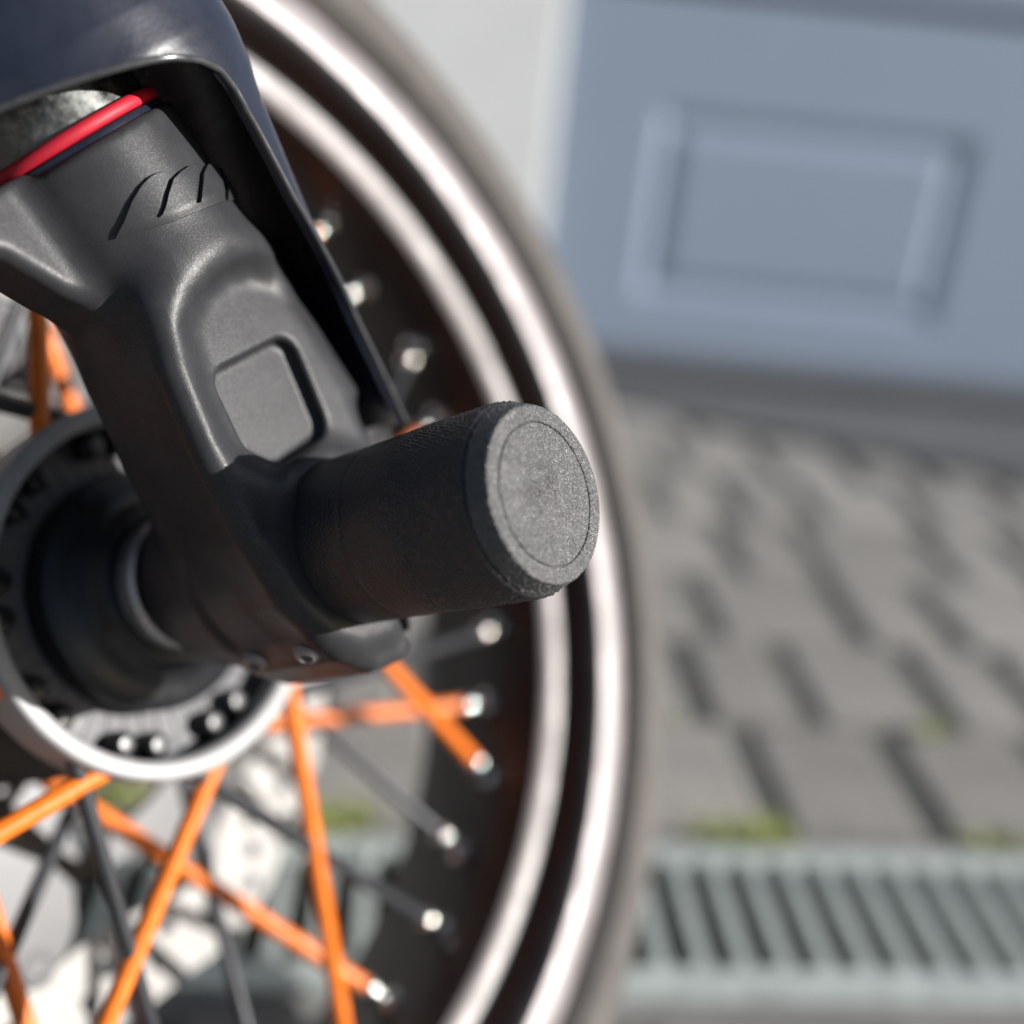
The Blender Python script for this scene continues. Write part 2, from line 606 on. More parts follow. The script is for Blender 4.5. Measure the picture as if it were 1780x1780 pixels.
# a bar flares into the rails at both ends, so that the slots have round ends
nb, wb, fl = 6, 0.0041, 0.0112
bv = []
ys = []
for i in range(nb + 1):
    t = i / nb
    a = math.pi / 2 * t
    ys.append((ya + 0.0063 * (1 - math.cos(a)), wb + (fl - wb) * (1 - math.sin(a))))
ys2 = [(ya + (yb - y), w) for y, w in reversed(ys)]
prof = ys + ys2
for z in (oz - 0.0005, oz - 0.003, oz - 0.010):
    for y, w in prof:
        w2 = w if z < oz - 0.001 else w - 0.0006
        bv.append((-w2, y, z))
    for y, w in reversed(prof):
        w2 = w if z < oz - 0.001 else w - 0.0006
        bv.append((w2, y, z))
nn = 2 * len(prof)
bf = [tuple(reversed(range(nn)))]
for k in range(2):
    for i in range(nn):
        j = (i + 1) % nn
        bf.append((k * nn + i, k * nn + j, (k + 1) * nn + j, (k + 1) * nn + i))
barm = mesh("bar", bv, bf, False)
barm.materials.append(M['zinc'])
x = 0.2915 - PB * 100
while x < DX1 - 0.02:
    if x > DX0 + 0.02:
        link("bar", barm, drain, (x - 0.3, 0, 0))
    x += PB


# ------------------------------------------------------------------ grass tufts in the joints
def tuft(name, label, x, y, n, spread, h, sx=1.0):
    V, F = [], []
    for _ in range(int(n * 0.9)):
        a = random.uniform(0, 2 * math.pi)
        r = 1.2 * spread * math.sqrt(random.random())
        bx, by = r * math.cos(a) * sx, r * math.sin(a) * 0.45
        hh = 0.75 * h * random.uniform(0.5, 1.1)
        w = random.uniform(0.0010, 0.0019)
        la = random.uniform(0, 2 * math.pi)
        ln = hh * random.uniform(0.3, 1.0)
        px_, py_ = -math.sin(la) * w, math.cos(la) * w
        n0 = len(V)
        for t in (0, 0.35, 0.7, 1.0):
            ox, oy = math.cos(la) * ln * t * t, math.sin(la) * ln * t * t
            k = (1 - t) * 0.8 + 0.2
            z = hh * t * (1 - 0.25 * t)
            V += [(bx + ox - px_ * k, by + oy - py_ * k, z), (bx + ox + px_ * k, by + oy + py_ * k, z)]
        for i in range(3):
            F.append((n0 + 2 * i, n0 + 2 * i + 1, n0 + 2 * i + 3, n0 + 2 * i + 2))
    o = link(name, mesh(name, V, F), None, (x, y, -0.0045), M['grass'])
    tag(o, label, "grass", "grass growing in the paving joints")


tuft("grass_tuft", "wide yellow-green grass tuft along the drain edge just right of the tyre", 0.317, 0.204, 150, 0.026, 0.017, 1.1)
tuft("grass_tuft", "small grass tuft in a paver joint, farthest right above the drain", 0.484, 0.318, 60, 0.010, 0.018)
tuft("grass_tuft", "grass tuft at the drain edge by the right border of the picture", 0.478, 0.203, 70, 0.018, 0.014, 1.2)
tuft("grass_tuft", "bright grass tuft seen between the spokes beside the upright orange spoke", 0.069, 0.205, 120, 0.018, 0.021)
tuft("grass_tuft", "grass tuft seen through the wheel just below the silver hub ring", -0.046, 0.216, 80, 0.012, 0.022)
tuft("grass_tuft", "faint thin grass tuft in a joint close to the tyre edge", 0.292, 0.318, 40, 0.010, 0.012)

# ------------------------------------------------------------------ garage
DANG = rad(-4.562)
door = empty("garage_door", Matrix.Translation((0.37, 1.129, 0.0)) @ Matrix.Rotation(DANG, 4, 'Z'))
tag(door, "blue-grey sectional garage door with recessed rectangular panels", "garage door")
SH = 0.487           # one section's height
Z0 = 0.045
PIT, CX0, CW = 0.565, 0.016, 0.400
CZ0, CZ1 = 0.108, 0.348
SX0, SX1 = -0.108, 2.22
for si in range(4):
    zb = Z0 if si == 0 else SH * si + 0.004
    zt = SH * (si + 1) - 0.012
    z0c, z1c = CZ0 + SH * si, CZ1 + SH * si
    cs = [(CX0 + PIT * k, CX0 + PIT * k + CW) for k in range(4)]
    # section: front sheet with rectangular openings, folded edges
    xs = [SX0] + [v for c in cs for v in c] + [SX1]
    zs = [zb, z0c, z1c, zt]
    V, F = [], []
    for zi in zs:
        for xi in xs:
            V.append((xi, 0, zi))
    nx = len(xs)
    for r_ in range(3):
        for c_ in range(nx - 1):
            if r_ == 1 and c_ % 2 == 1:
                continue
            F.append((r_ * nx + c_, r_ * nx + c_ + 1, (r_ + 1) * nx + c_ + 1, (r_ + 1) * nx + c_))
    n0 = len(V)
    V += [(SX0, 0.012, zb - 0.002), (SX1, 0.012, zb - 0.002), (SX0, 0.012, zt + 0.002), (SX1, 0.012, zt + 0.002)]
    F += [(0, n0, n0 + 1, nx - 1), (3 * nx, 4 * nx - 1, n0 + 3, n0 + 2)]
    sec = link("door_section", mesh("door_section", V, F, False), door, (0, 0, 0), M['door'])
    for (xa, xb) in cs:
        off = [0, 0.004, 0.013, 0.021, 0.027, 0.036, 0.041]
        dep = [0, 0.0005, 0.0040, 0.0048, 0.0040, 0.0010, 0.0005]
        V, F = [], []
        for o_, d_ in zip(off, dep):
            V += [(xa + o_, d_, z0c + o_), (xb - o_, d_, z0c + o_), (xb - o_, d_, z1c - o_), (xa + o_, d_, z1c - o_)]
        for k in range(len(off) - 1):
            for q in range(4):
                w_ = (q + 1) % 4
                F.append((k * 4 + q, k * 4 + w_, (k + 1) * 4 + w_, (k + 1) * 4 + q))
        n_ = (len(off) - 1) * 4
        F.append((n_, n_ + 1, n_ + 2, n_ + 3))
        link("recessed_panel", mesh("recessed_panel", V, F, False), sec, (0, 0, 0), M['door'])
link("backing", box("backing", (SX0, 0.014, 0.02), (SX1, 0.05, SH * 4)), door, (0, 0, 0), M['rubber'])
link("base_strip", box("base_strip", (SX0, -0.004, 0.016), (SX1, 0.0135, 0.0425), 0.002), door, (0, 0, 0), M['doorstrip'])
link("bottom_seal", box("bottom_seal", (SX0, -0.012, 0.0025), (SX1, 0.03, 0.0155), 0.003), door, (0, 0, 0), M['rubber'])

gar = empty("garage_building", Matrix.Translation((0.260, 1.130, 0.0)))
tag(gar, "white rendered garage wall behind the top of the tyre", "building")
link("side_wall", box("side_wall", (-4.2, 0, -0.15), (0.0, 0.30, 2.7), 0.004), gar, (0, 0, 0), M['wall'])
PXR = 2.6
link("pier", box("pier", (PXR - 0.257, -0.15, -0.15), (PXR + 1.5 - 0.257, 0.30, 2.7), 0.004), gar, (0, 0, 0), M['wall'])
link("lintel", box("lintel", (0.004, 0.001, 1.96), (PXR - 0.261, 0.30, 2.698), 0.004), gar, (0, 0, 0), M['wall'])
link("roof_slab", box("roof_slab", (-4.3, -0.05, 2.702), (2.2, 4.0, 2.85), 0.004), gar, (0, 0, 0), M['sill'])

# ------------------------------------------------------------------ motorcycle
WC = Vector((0, 0, 0.25406348))
RW = Matrix(((0.69294990, 0.61115437, -0.38250591), (-0.53505148, 0.79151142, 0.29534654), (0.48326012, 0.0, 0.87547681)))
low = RW @ Vector((-0.033, 0, -0.2685))
base = WC + low
base.z = 0.0
bike = empty("motorcycle", Matrix.Translation(base) @ RW.to_4x4())
tag(bike, "front end of a motorcycle with orange spokes and dark grey fork foot", "motorcycle")
OFF = RW.transposed() @ (WC - base)          # wheel centre in the frame of the empty

wheel = bpy.data.objects.new("front_wheel", None)
wheel.empty_display_size = 0.05
COL.objects.link(wheel)
wheel.parent = bike
wheel.location = OFF

# tyre
pr = [(0.040, 0.226), (0.0500, 0.2318), (0.0560, 0.2335)]
for a in np.linspace(0, 180, 41):
    pr.append((0.060 * math.cos(rad(a)), 0.240 + 0.0385 * math.sin(rad(a))))
pr += [(-0.0560, 0.2335), (-0.0500, 0.2318), (-0.040, 0.226)]
ty = link("tyre", lathe("tyre", pr, 220, sharp=60), wheel, (0, 0, 0), M['tyre'])

# rim: black barrel, two bright bands on each side
half = [(0.0440, 0.2312), (0.0480, 0.2308), (0.0512, 0.2290), (0.0533, 0.2252), (0.0538, 0.2200), (0.0534, 0.2155), (0.0522, 0.2122)]
groove = [(0.0522, 0.2122), (0.0505, 0.2098), (0.0470, 0.2075), (0.0420, 0.2064), (0.0385, 0.2058), (0.0366, 0.2040), (0.0362, 0.2015)]
step = [(0.0362, 0.2015), (0.0356, 0.1990), (0.0344, 0.1962), (0.0328, 0.1944)]
barrel = [(0.0328, 0.1944), (0.0300, 0.1930), (0.0260, 0.1922), (0.0200, 0.1912), (0.0100, 0.1906), (0, 0.1905)]
sym = lambda L: [(-x, r) for x, r in reversed(L)]
rimp = rounded([(0.0440, 0.2312)] + half[1:] + groove[1:] + step[1:] + barrel[1:], 0.0012, 3)
full = rimp + sym(rimp)[1:] + [(-0.045, 0.224), (-0.02, 0.212), (0.02, 0.212), (0.045, 0.224)]
rim = link("rim", lathe("rim", full, 240, closed=True, sharp=50), wheel, (0, 0, 0), M['rimblack'])


def band(prof, lift):
    P = np.array(prof)
    T = np.gradient(P, axis=0)
    N = np.stack([-T[:, 1], T[:, 0]], 1)
    N /= np.linalg.norm(N, axis=1)[:, None]
    if N[0, 0] < 0:
        N = -N
    Q = P + N * lift
    B = P - N * 0.0012
    return [tuple(B[0])] + [tuple(q) for q in Q] + [tuple(B[-1])]


for sgn in (1, -1):
    for nm, pf in (("rim_lip", rounded(half, 0.0012, 4)), ("rim_band", rounded(step, 0.0015, 4))):
        bp_ = band(pf, 0.0004)
        if sgn < 0:
            bp_ = [(-x, r) for x, r in bp_]
        link(nm, lathe(nm, bp_, 240, sharp=40), wheel, (0, 0, 0), M['rimsilver'] if nm == "rim_lip" else M['rimband'])

# hub
hp = rounded([(-0.060, 0.024), (-0.060, 0.034), (-0.042, 0.036), (-0.039, 0.0575), (-0.031, 0.0575), (-0.027, 0.040), (-0.012, 0.031), (0.010, 0.031), (0.017, 0.040), (0.0185, 0.0575), (0.0290, 0.0578), (0.0290, 0.0530),
              (0.0205, 0.0528), (0.0205, 0.0372), (0.0290, 0.0384), (0.0312, 0.0380), (0.0330, 0.0350), (0.0345, 0.0300), (0.0370, 0.0272), (0.0410, 0.0252), (0.0425, 0.0243), (0.0430, 0.0225), (0.0410, 0.0150)], 0.0012, 4)
hub = link("hub", lathe("hub", hp, 128, sharp=50), wheel, (0, 0, 0), M['hubblack'])
fr = rounded([(0.0292, 0.0532), (0.0185, 0.0580), (0.0200, 0.0596), (0.0345, 0.0598), (0.0362, 0.0588), (0.0362, 0.0548), (0.0345, 0.0534)], 0.001, 4)
link("flange_ring", lathe("flange_ring", fr, 128, closed=True, sharp=50), wheel, (0, 0, 0), M['ringmetal'])
ff = [(0.0200, 0.0526), (0.0209, 0.0524), (0.0209, 0.0380), (0.0200, 0.0376)]
link("flange_face", lathe("flange_face", ff, 128, sharp=40), wheel, (0, 0, 0), M['flange'])
sp = rounded([(0.040, 0.0205), (0.0470, 0.0212), (0.0490, 0.0210), (0.0500, 0.0200), (0.0700, 0.0195), (0.0720, 0.015)], 0.0012, 4)
link("axle_spacer", lathe("axle_spacer", sp, 96, sharp=50), wheel, (0, 0, 0), M['silver'])
link("axle_collar", lathe("axle_collar", rounded([(0.0520, 0.0195), (0.0525, 0.0216), (0.0575, 0.0216), (0.0580, 0.0195)], 0.0006, 3), 96, sharp=50), wheel, (0, 0, 0), M['hubblack'])

# radial ribs of the flange face and dark sockets where the spokes hook in
ribm = box("flange_rib", (0.0200, 0.0385, -0.00035), (0.0213, 0.0515, 0.0003), 0.0001)
for k in range(45):
    o = link("flange_rib", ribm, wheel, (0, 0, 0), M['flange'])
    o.rotation_euler = (2 * math.pi * k / 45, 0, 0)
sock = lathe("spoke_socket", rounded([(0.020, 0.0001), (0.020, 0.0046), (0.0270, 0.0042), (0.0285, 0.0030), (0.0285, 0.0001)], 0.001, 3), 20)

# spokes
def spoke(rim_deg, near, off, orange):
    th = rad(rim_deg)
    ph = th + rad(off)
    fx = 0.0315 if near else -0.035
    nx = 0.008 if near else 0.003
    S = Vector((fx, 0.0560 * math.cos(ph), 0.0560 * math.sin(ph)))
    E = Vector((nx, 0.1945 * math.cos(th), 0.1945 * math.sin(th)))
    d = (E - S)
    L = d.length
    d.normalize()
    E1 = S + d * (L - 0.015)
    key = (near, off > 0)
    r = 0.0031 if orange else 0.0026
    o = link("spoke", tube("spoke", S, E1, r, r, 14), wheel, (0, 0, 0), M['orange'] if orange else M['spokegrey'])
    N0, N1 = S + d * (L - 0.0175), S + d * (L - 0.001)
    # nipple: stepped hexagon neck with a rounded collar
    u = d.orthogonal().normalized()
    v = d.cross(u)
    V, F = [], []
    prof = [(0.0005 + 0.0042 * (1 - math.cos(q)), 0.0018 + 0.0028 * math.sin(q)) for q in np.linspace(0, math.pi * 0.86, 10)] + [(0.0125, 0.0033), (0.0132, 0.0052), (0.0165, 0.0056)]
    sg = 18
    for s_, r_ in prof:
        for k in range(sg):
            t = 2 * math.pi * k / sg
            V.append(N0 + d * s_ + u * (r_ * math.cos(t)) + v * (r_ * math.sin(t)))
    for i in range(len(prof) - 1):
        for k in range(sg):
            l = (k + 1) % sg
            F.append((i * sg + k, i * sg + l, (i + 1) * sg + l, (i + 1) * sg + k))
    link("spoke_nipple", mesh("spoke_nipple", V, F), wheel, (0, 0, 0), M['nipple'])
    # socket at the hub end
    s = link("spoke_socket", sock, wheel, (0 if near else -0.066, 0.0485 * math.cos(ph + (0.10 if off > 0 else -0.10)), 0.0485 * math.sin(ph + (0.10 if off > 0 else -0.10))), M['hubblack'])


for j in range(9):
    b_ = -44.5 + 40 * j
    spoke(b_, True, 35, True)
    spoke(b_ + 10, False, -39, True)
    spoke(b_ + 20, True, -40, False)
    spoke(b_ - 10, False, 38, False)

# brake disc on the far side: drilled ring with scalloped edges, black carrier
def circ(cx, cy, r, n=14):
    return [(cx + r * math.cos(2 * math.pi * k / n), cy + r * math.sin(2 * math.pi * k / n)) for k in range(n)]


outer = []
for k in range(360):
    a = rad(k)
    outer.append(((0.1555 + 0.0030 * max(-0.6, math.cos(10 * a))) * math.cos(a), (0.1555 + 0.0030 * max(-0.6, math.cos(10 * a))) * math.sin(a)))
inner = []
for k in range(360):
    a = rad(k)
    r_ = 0.1225 + 0.0045 * max(-0.5, math.cos(10 * a + 0.6))
    inner.append((r_ * math.cos(a), r_ * math.sin(a)))
loops = [outer, inner]
for k in range(30):
    a = rad(12 * k + 4)
    for q, r_ in ((0, 0.1495), (0.07, 0.1405), (0.14, 0.1320)):
        if (k % 3) != 2 or q == 0.07:
            loops.append(circ(r_ * math.cos(a + q), r_ * math.sin(a + q), 0.0036))
dm = flat_fill("brake_disc", loops, 0.0045)
disc = link("brake_disc", dm, wheel, (-0.064, 0, 0), M['disc'])
disc.rotation_euler = (rad(90), 0, rad(90))
car_out = []
for k in range(360):
    a = rad(k)
    w = max(0, math.cos(10 * a)) ** 0.5
    r_ = 0.098 + 0.0265 * w
    car_out.append((r_ * math.cos(a), r_ * math.sin(a)))
cl = [car_out, circ(0, 0, 0.034, 60)]
for k in range(5):
    a0 = rad(72 * k)
    wnd = [(0.088 * math.cos(a0 + t), 0.088 * math.sin(a0 + t)) for t in np.linspace(-0.42, 0.42, 12)] + [(0.052 * math.cos(a0 + t), 0.052 * math.sin(a0 + t)) for t in np.linspace(0.30, -0.30, 8)]
    cl.append(wnd)
cm = flat_fill("disc_carrier", cl, 0.006)
c_ = link("disc_carrier", cm, wheel, (-0.062, 0, 0), M['carrier'])
c_.rotation_euler = (rad(90), 0, rad(90))
btn = lathe("disc_button", rounded([(-0.0045, 0.0001), (-0.0045, 0.0068), (0.0040, 0.0068), (0.0045, 0.0060), (0.0045, 0.0040), (0.0020, 0.0038), (0.0020, 0.0001)], 0.0006, 3), 18)
for k in range(10):
    a = rad(36 * k)
    link("disc_button", btn, wheel, (-0.063, 0.1215 * math.cos(a), 0.1215 * math.sin(a)), M['flange'])

# ---- fork foot (cast), modelled as a distance field in millimetres: n forward, t up the leg, x outward
RK = rad(20)
TV = Vector((0, -math.sin(RK), math.cos(RK)))
NV = Vector((0, math.cos(RK), math.sin(RK)))
AN, AX, TR = 15.5, 100.0, 28.0          # leg axis and tube radius


def ntx(n, t, x):
    """fork millimetres -> wheel frame metres"""
    v = NV * (n / 1000) + TV * (t / 1000)
    return Vector((x / 1000, v.y, v.z))


H = 0.75
gn = np.arange(-62, 52, H, dtype=np.float32)
gt = np.arange(-48, 122, H, dtype=np.float32)
gx = np.arange(62, 134, H, dtype=np.float32)
n2, t2 = np.meshgrid(gn, gt, indexing='ij')
Nn, Tt, Xx = n2[:, :, None], t2[:, :, None], gx[None, None, :]


def extr(d2, x0, x1, r):
    """rounded extrusion of a 2D distance along x"""
    xc, hx = (x0 + x1) / 2, (x1 - x0) / 2
    q1 = (d2[:, :, None] if d2.ndim == 2 else d2) + r
    q2 = np.abs(Xx - xc) - hx + r
    return np.sqrt(np.maximum(q1, 0) ** 2 + np.maximum(q2, 0) ** 2) + np.minimum(np.maximum(q1, q2), 0) - r


rr = np.sqrt((Nn - AN) ** 2 + (Xx - AX) ** 2)
tubeD = smax(rr - TR - 0.006 * (115 - Tt) * (Tt < 115), np.abs(Tt - 70) - 45.0, 2.0)
# the rear flank leans inwards: the section narrows towards the wheel
nS = (Nn - 0.21 * (118 - Xx)).astype(np.float32)
tS = np.broadcast_to(Tt, nS.shape).astype(np.float32)
body2 = poly_sd(nS, tS, [(2, 87), (-9, 80), (-17, 66), (-23.5, 45), (-28.5, 22), (-30, 2), (-27, -13), (-20, -23), (-9, -29), (6, -30), (17, -26), (27, -12), (31, 5), (34.5, 24), (36.5, 45), (36.5, 62), (32, 76), (20, 86)])
body = extr(body2, 76, 123.5, 6.5)
D = smin(tubeD, body, 9)
# outer face: shallow recess with an arched top, open to the front
rec2 = poly_sd(n2, t2, [(-4, 69), (-8.5, 58), (-13, 45), (-13.5, 38), (-9, 30), (-4, 10), (0, -60), (80, -60), (80, 58), (38, 60), (33, 67), (26, 72.5), (17, 75), (8, 74.5), (1, 72.5)])
rec = smax(rec2[:, :, None] + 0 * Xx, 118.3 - Xx, 7.0)
D = smax(D, -rec, 8.0)
# axle boss that carries the slider
ra = np.sqrt(Nn ** 2 + Tt ** 2)
boss = smax(ra - 23.5, np.abs(Xx - 99) - 21.0, 3)
D = smin(D, boss, 9)
boss2 = smax(ra - 26.5 + (np.maximum(Xx - 104, 0)) * 0.3, np.abs(Xx - 92) - 22.0, 4)
D = smin(D, boss2, 6)
inb = smax(ra - 27.5, np.abs(Xx - 75) - 10.0, 2)
D = smin(D, inb, 5)
# pinch-bolt lug under the axle
lug2 = poly_sd(n2, t2, [(-24, -3), (-26.5, -10), (-25, -20), (-18, -31), (-8, -36), (0, -36), (4, -27), (0, -12)])
lug = extr(lug2, 80, 121, 4.0)
D = smin(D, lug, 4)
# pinch slot
slot2 = poly_sd(n2, t2, [(-4.5, -18), (-0.5, -17), (3, -60), (-1, -60)])
D = smax(D, -(slot2[:, :, None] + 0 * Xx), 1.2)
# pocket
pk2 = poly_sd(n2, t2, [(0.5, 51), (20, 47.5), (15, 30), (1.5, 32), (-2.5, 38)]) - 5.2
pk = smax(pk2[:, :, None] + 0 * Xx, 113.9 - Xx, 1.5)
D = smax(D, -pk, 1.6)
# rear fin that carries the guard
fin2 = poly_sd(n2, t2, [(8, 84), (-13, 84), (-18, 91), (-25, 104), (-40, 117), (-60, 130), (-60, 160), (8, 160)])
fin = smax(extr(fin2, 92, 110, 3.5), Tt - 117.0 + 0.06 * (Nn + 10), 2)
D = smin(D, fin, 5)
V, F = surface_nets(D, np.array([gn[0], gt[0], gx[0]]), H)
WV = np.stack([V[:, 2] / 1000, (V[:, 0] * NV.y + V[:, 1] * TV.y) / 1000, (V[:, 0] * NV.z + V[:, 1] * TV.z) / 1000], 1)
fm = bpy.data.meshes.new("fork_foot")
fm.vertices.add(len(WV))
fm.vertices.foreach_set("co", WV.astype(np.float32).ravel())
fm.loops.add(len(F) * 4)
fm.loops.foreach_set("vertex_index", F.astype(np.int32).ravel())
fm.polygons.add(len(F))
fm.polygons.foreach_set("loop_start", np.arange(0, len(F) * 4, 4, dtype=np.int32))
fm.polygons.foreach_set("use_smooth", np.ones(len(F), bool))
fm.update(calc_edges=True)
fm.validate()
bm_ = bmesh.new()
bm_.from_mesh(fm)
bmesh.ops.recalc_face_normals(bm_, faces=bm_.faces[:])
bm_.to_mesh(fm)
bm_.free()
fm.polygons.foreach_set("use_smooth", np.ones(len(fm.polygons), bool))


def fork(mirror):
    f = link("fork_leg", fm, bike, OFF, M['cast'])
    if mirror:
        f.scale = (-1, 1, 1)
    # stanchion
    link("stanchion", tube("stanchion", ntx(AN, 100, AX), ntx(AN, 430, AX), 0.024, 0.024, 64), f, (0, 0, 0), M['chrome'])
    # upper fork tube with its dust seal, above the picture
    link("fork_tube", tube("fork_tube", ntx(AN, 345, AX), ntx(AN, 760, AX), 0.0285, 0.0285, 48), f, (0, 0, 0), M['hubblack'])
    link("dust_seal", tube("dust_seal", ntx(AN, 333, AX), ntx(AN, 346, AX), 0.0262, 0.0298, 48), f, (0, 0, 0), M['rubber'])
    return f


fork_o = fork(False)
fork_far = fork(True)
q = TV.to_track_quat('X', 'Z')


def along(name, prof, t0, parent, material, seg=80, closed=True):
    o = link(name, lathe(name, prof, seg, closed=closed, sharp=45), parent, ntx(AN, t0, AX), material)
    o.rotation_mode = 'QUATERNION'
    o.rotation_quaternion = q
    return o


along("travel_ring", [(0.0017 * math.cos(a), 0.0252 + 0.0013 * math.sin(a)) for a in np.linspace(0, 2 * math.pi, 16, endpoint=False)], 118.6, fork_o, M['red'])
along("seat_ring", rounded([(-0.003, 0.0235), (-0.003, 0.0262), (0.0012, 0.0262), (0.0014, 0.0235)], 0.0006, 3), 115.5, fork_o, M['guard'], closed=False)

# triple clamps joining the two legs, above the picture
for t0, hh in ((560, 34), (735, 26)):
    cl_ = []
    for k in range(48):
        a = 2 * math.pi * k / 48
        sx_ = 100.0 if math.cos(a) > 0 else -100.0
        cl_.append((sx_ + 40 * math.cos(a), AN - 12 + 38 * math.sin(a)))
    cv_ = [ntx(n_, t0, x_) for x_, n_ in cl_] + [ntx(n_, t0 + hh, x_) for x_, n_ in cl_]
    cf_ = [tuple(range(48, 96)), tuple(reversed(range(48)))] + [(i, (i + 1) % 48, 48 + (i + 1) % 48, 48 + i) for i in range(48)]
    link("fork_clamp", mesh("fork_clamp", cv_, cf_, False), bike, OFF, M['cast'])
link("axle", tube("axle", (-0.118, 0, 0), (0.118, 0, 0), 0.0125, 0.0125, 32), bike, OFF, M['silver'])

# raised emblem: three slanted rounded strokes on one base line
EMB = [(-46.2, 95.1), (-38.1, 97.3), (-29.7, 100.1), (-22.2, 101.8), (-15.8, 102.5), (-10.9, 102.3), (-8.0, 101.9), (-8.7, 100.8), (-16.6, 98.0), (-22.3, 95.7), (-24.7, 94.6), (-24.0, 93.9),
       (-21.4, 94.1), (-17.8, 95.2), (-12.1, 97.5), (-6.0, 99.4), (0.7, 99.9), (8.1, 99.9), (12.5, 99.3), (11.6, 98.0), (3.8, 95.4), (-2.3, 92.8), (-2.7, 92.0), (0.0, 91.7), (6.3, 94.1), (13.9, 96.7),
       (22.0, 97.8), (30.0, 97.6), (34.0, 96.9), (32.0, 95.0), (25.5, 92.0), (19.6, 89.4), (19.0, 88.8), (21.5, 88.3), (28.3, 90.6), (38.0, 94.0), (48, 95.5), (56, 95.0), (54, 92.0), (46, 88.0), (40, 86.6), (9.8, 89.2), (-18.4, 91.4)]
from mathutils.geometry import delaunay_2d_cdt
ring_e = []
for a, b in zip(EMB, EMB[1:] + EMB[:1]):
    k = max(1, int(math.hypot((b[0] - a[0]) * 0.5, b[1] - a[1]) / 0.6))
    for i in range(k):
        ring_e.append((a[0] + (b[0] - a[0]) * i / k, a[1] + (b[1] - a[1]) * i / k))
ea = np.array(ring_e)
gp, gq = np.meshgrid(np.arange(-46, 57, 1.6), np.arange(86, 103, 0.8), indexing='ij')
inside = poly_sd((gp * 0.5).astype(np.float32), gq.astype(np.float32), [(a * 0.5, b) for a, b in ring_e]) < -0.35
pts2 = [Vector((a, b)) for a, b in ring_e] + [Vector((a, b)) for a, b in zip(gp[inside], gq[inside])]
nr = len(ring_e)
cv, ce, cf, _, _, _ = delaunay_2d_cdt(pts2, [], [list(range(nr))], 1, 1e-5)
ne = len(cv)


def emb_pt(a, t, lift):
    r_ = TR + 0.006 * (115 - t) + lift
    return ntx(AN + r_ * math.sin(rad(a)), t, AX + r_ * math.cos(rad(a)))


# relief fades out at the base line, where it runs into the tube
def relief(a, t):
    base_t = 91.4 + (-a - 18.4) * 0.07 if a > -18.4 else 91.4 + (-18.4 - a) * 0.133
    return 1.25 * min(1.0, 0.55 + max(0, t - base_t) / 4.0)


EV = [emb_pt(v.x, v.y, relief(v.x, v.y)) for v in cv] + [emb_pt(v.x, v.y, -1.2) for v in cv[:nr]]
EF = [tuple(f) for f in cf] + [(i, (i + 1) % nr, ne + (i + 1) % nr, ne + i) for i in range(nr)]
em = mesh("emblem", EV, EF)
bm_ = bmesh.new()
bm_.from_mesh(em)
bmesh.ops.recalc_face_normals(bm_, faces=bm_.faces[:])
bm_.to_mesh(em)
bm_.free()
em.polygons.foreach_set("use_smooth", [True] * len(em.polygons))
em.set_sharp_from_angle(angle=rad(50))
eo = link("emblem", em, fork_o, (0, 0, 0), M['cast'])
bv_ = eo.modifiers.new("bevel", 'BEVEL')
bv_.width = 0.0003
bv_.segments = 2
bv_.limit_method = 'ANGLE'
bv_.angle_limit = rad(50)

# pinch bolts on the rear of the lug
bdir = (NV * -0.86 + TV * -0.30 + Vector((0.28, 0, 0))).normalized()
bolt_m = lathe("pinch_bolt", rounded([(-0.004, 0.0001), (-0.004, 0.0038), (0.0008, 0.0038), (0.0022, 0.0032), (0.0030, 0.0021), (0.0031, 0.0017), (0.0012, 0.0016), (0.0012, 0.0001)], 0.0004, 3), 24)
for xx in (90.5, 112.0):
    o = link("pinch_bolt", bolt_m, fork_o, ntx(-25.6, -14.5, xx), M['bolt'])
    o.rotation_mode = 'QUATERNION'
    o.rotation_quaternion = bdir.to_track_quat('X', 'Z')

# ---- fork guard: thin plastic shell, open towards the rear below
TK = [(10, 58, 35.0), (20, 56, 36.0), (45, 50, 38.2), (66, 36, 41.0), (81, 28, 43.5), (100, 23, 47.0), (108.85, 20, 49.0), (113.98, 16, 50.5), (117.83, 10, 51.2), (120.9, 2, 51.8), (122.9, -6, 52.0), (124.4, -14, 52.2), (125.9, -23, 52.2), (127.4, -33, 52.2),
      (128.9, -45, 52.2), (130.4, -60, 52.2), (131.6, -80, 52.2), (132.4, -100, 52.2), (150, -108, 52.0), (200, -110, 50.0), (420, -110, 47.0)]
tks = np.array(TK)
rows = np.concatenate([np.linspace(10, 104, 34, endpoint=False), np.linspace(104, 134, 61, endpoint=False), np.linspace(134, 420, 30)])
from bisect import bisect
pe = np.interp(rows, tks[:, 0], tks[:, 1])
pg = np.interp(rows, tks[:, 0], tks[:, 2])
# smooth the radius a little
for _ in range(3):
    pg[1:-1] = (pg[:-2] + pg[1:-1] * 2 + pg[2:]) / 4
NCOL = 60
V, F = [], []
for t, a0, r_ in zip(rows, pe, pg):
    for k in range(NCOL + 1):
        ph = a0 + (150 - a0) * k / NCOL
        kk = 1.0 - 0.20 * max(0, math.cos(rad(ph + 40))) ** 2 * 1.0     # flatter towards the outside
        V.append(ntx(AN + r_ * kk * math.sin(rad(ph)), t, AX + r_ * kk * math.cos(rad(ph))))
for i in range(len(rows) - 1):
    for k in range(NCOL):
        a = i * (NCOL + 1) + k
        F.append((a, a + 1, a + NCOL + 2, a + NCOL + 1))
gm = mesh("fork_guard", V, F)
guard = link("fork_guard", gm, bike, OFF, M['guard'])
sd = guard.modifiers.new("solid", 'SOLIDIFY')
sd.thickness = 0.0026
sd.offset = -1
bv_ = guard.modifiers.new("bevel", 'BEVEL')
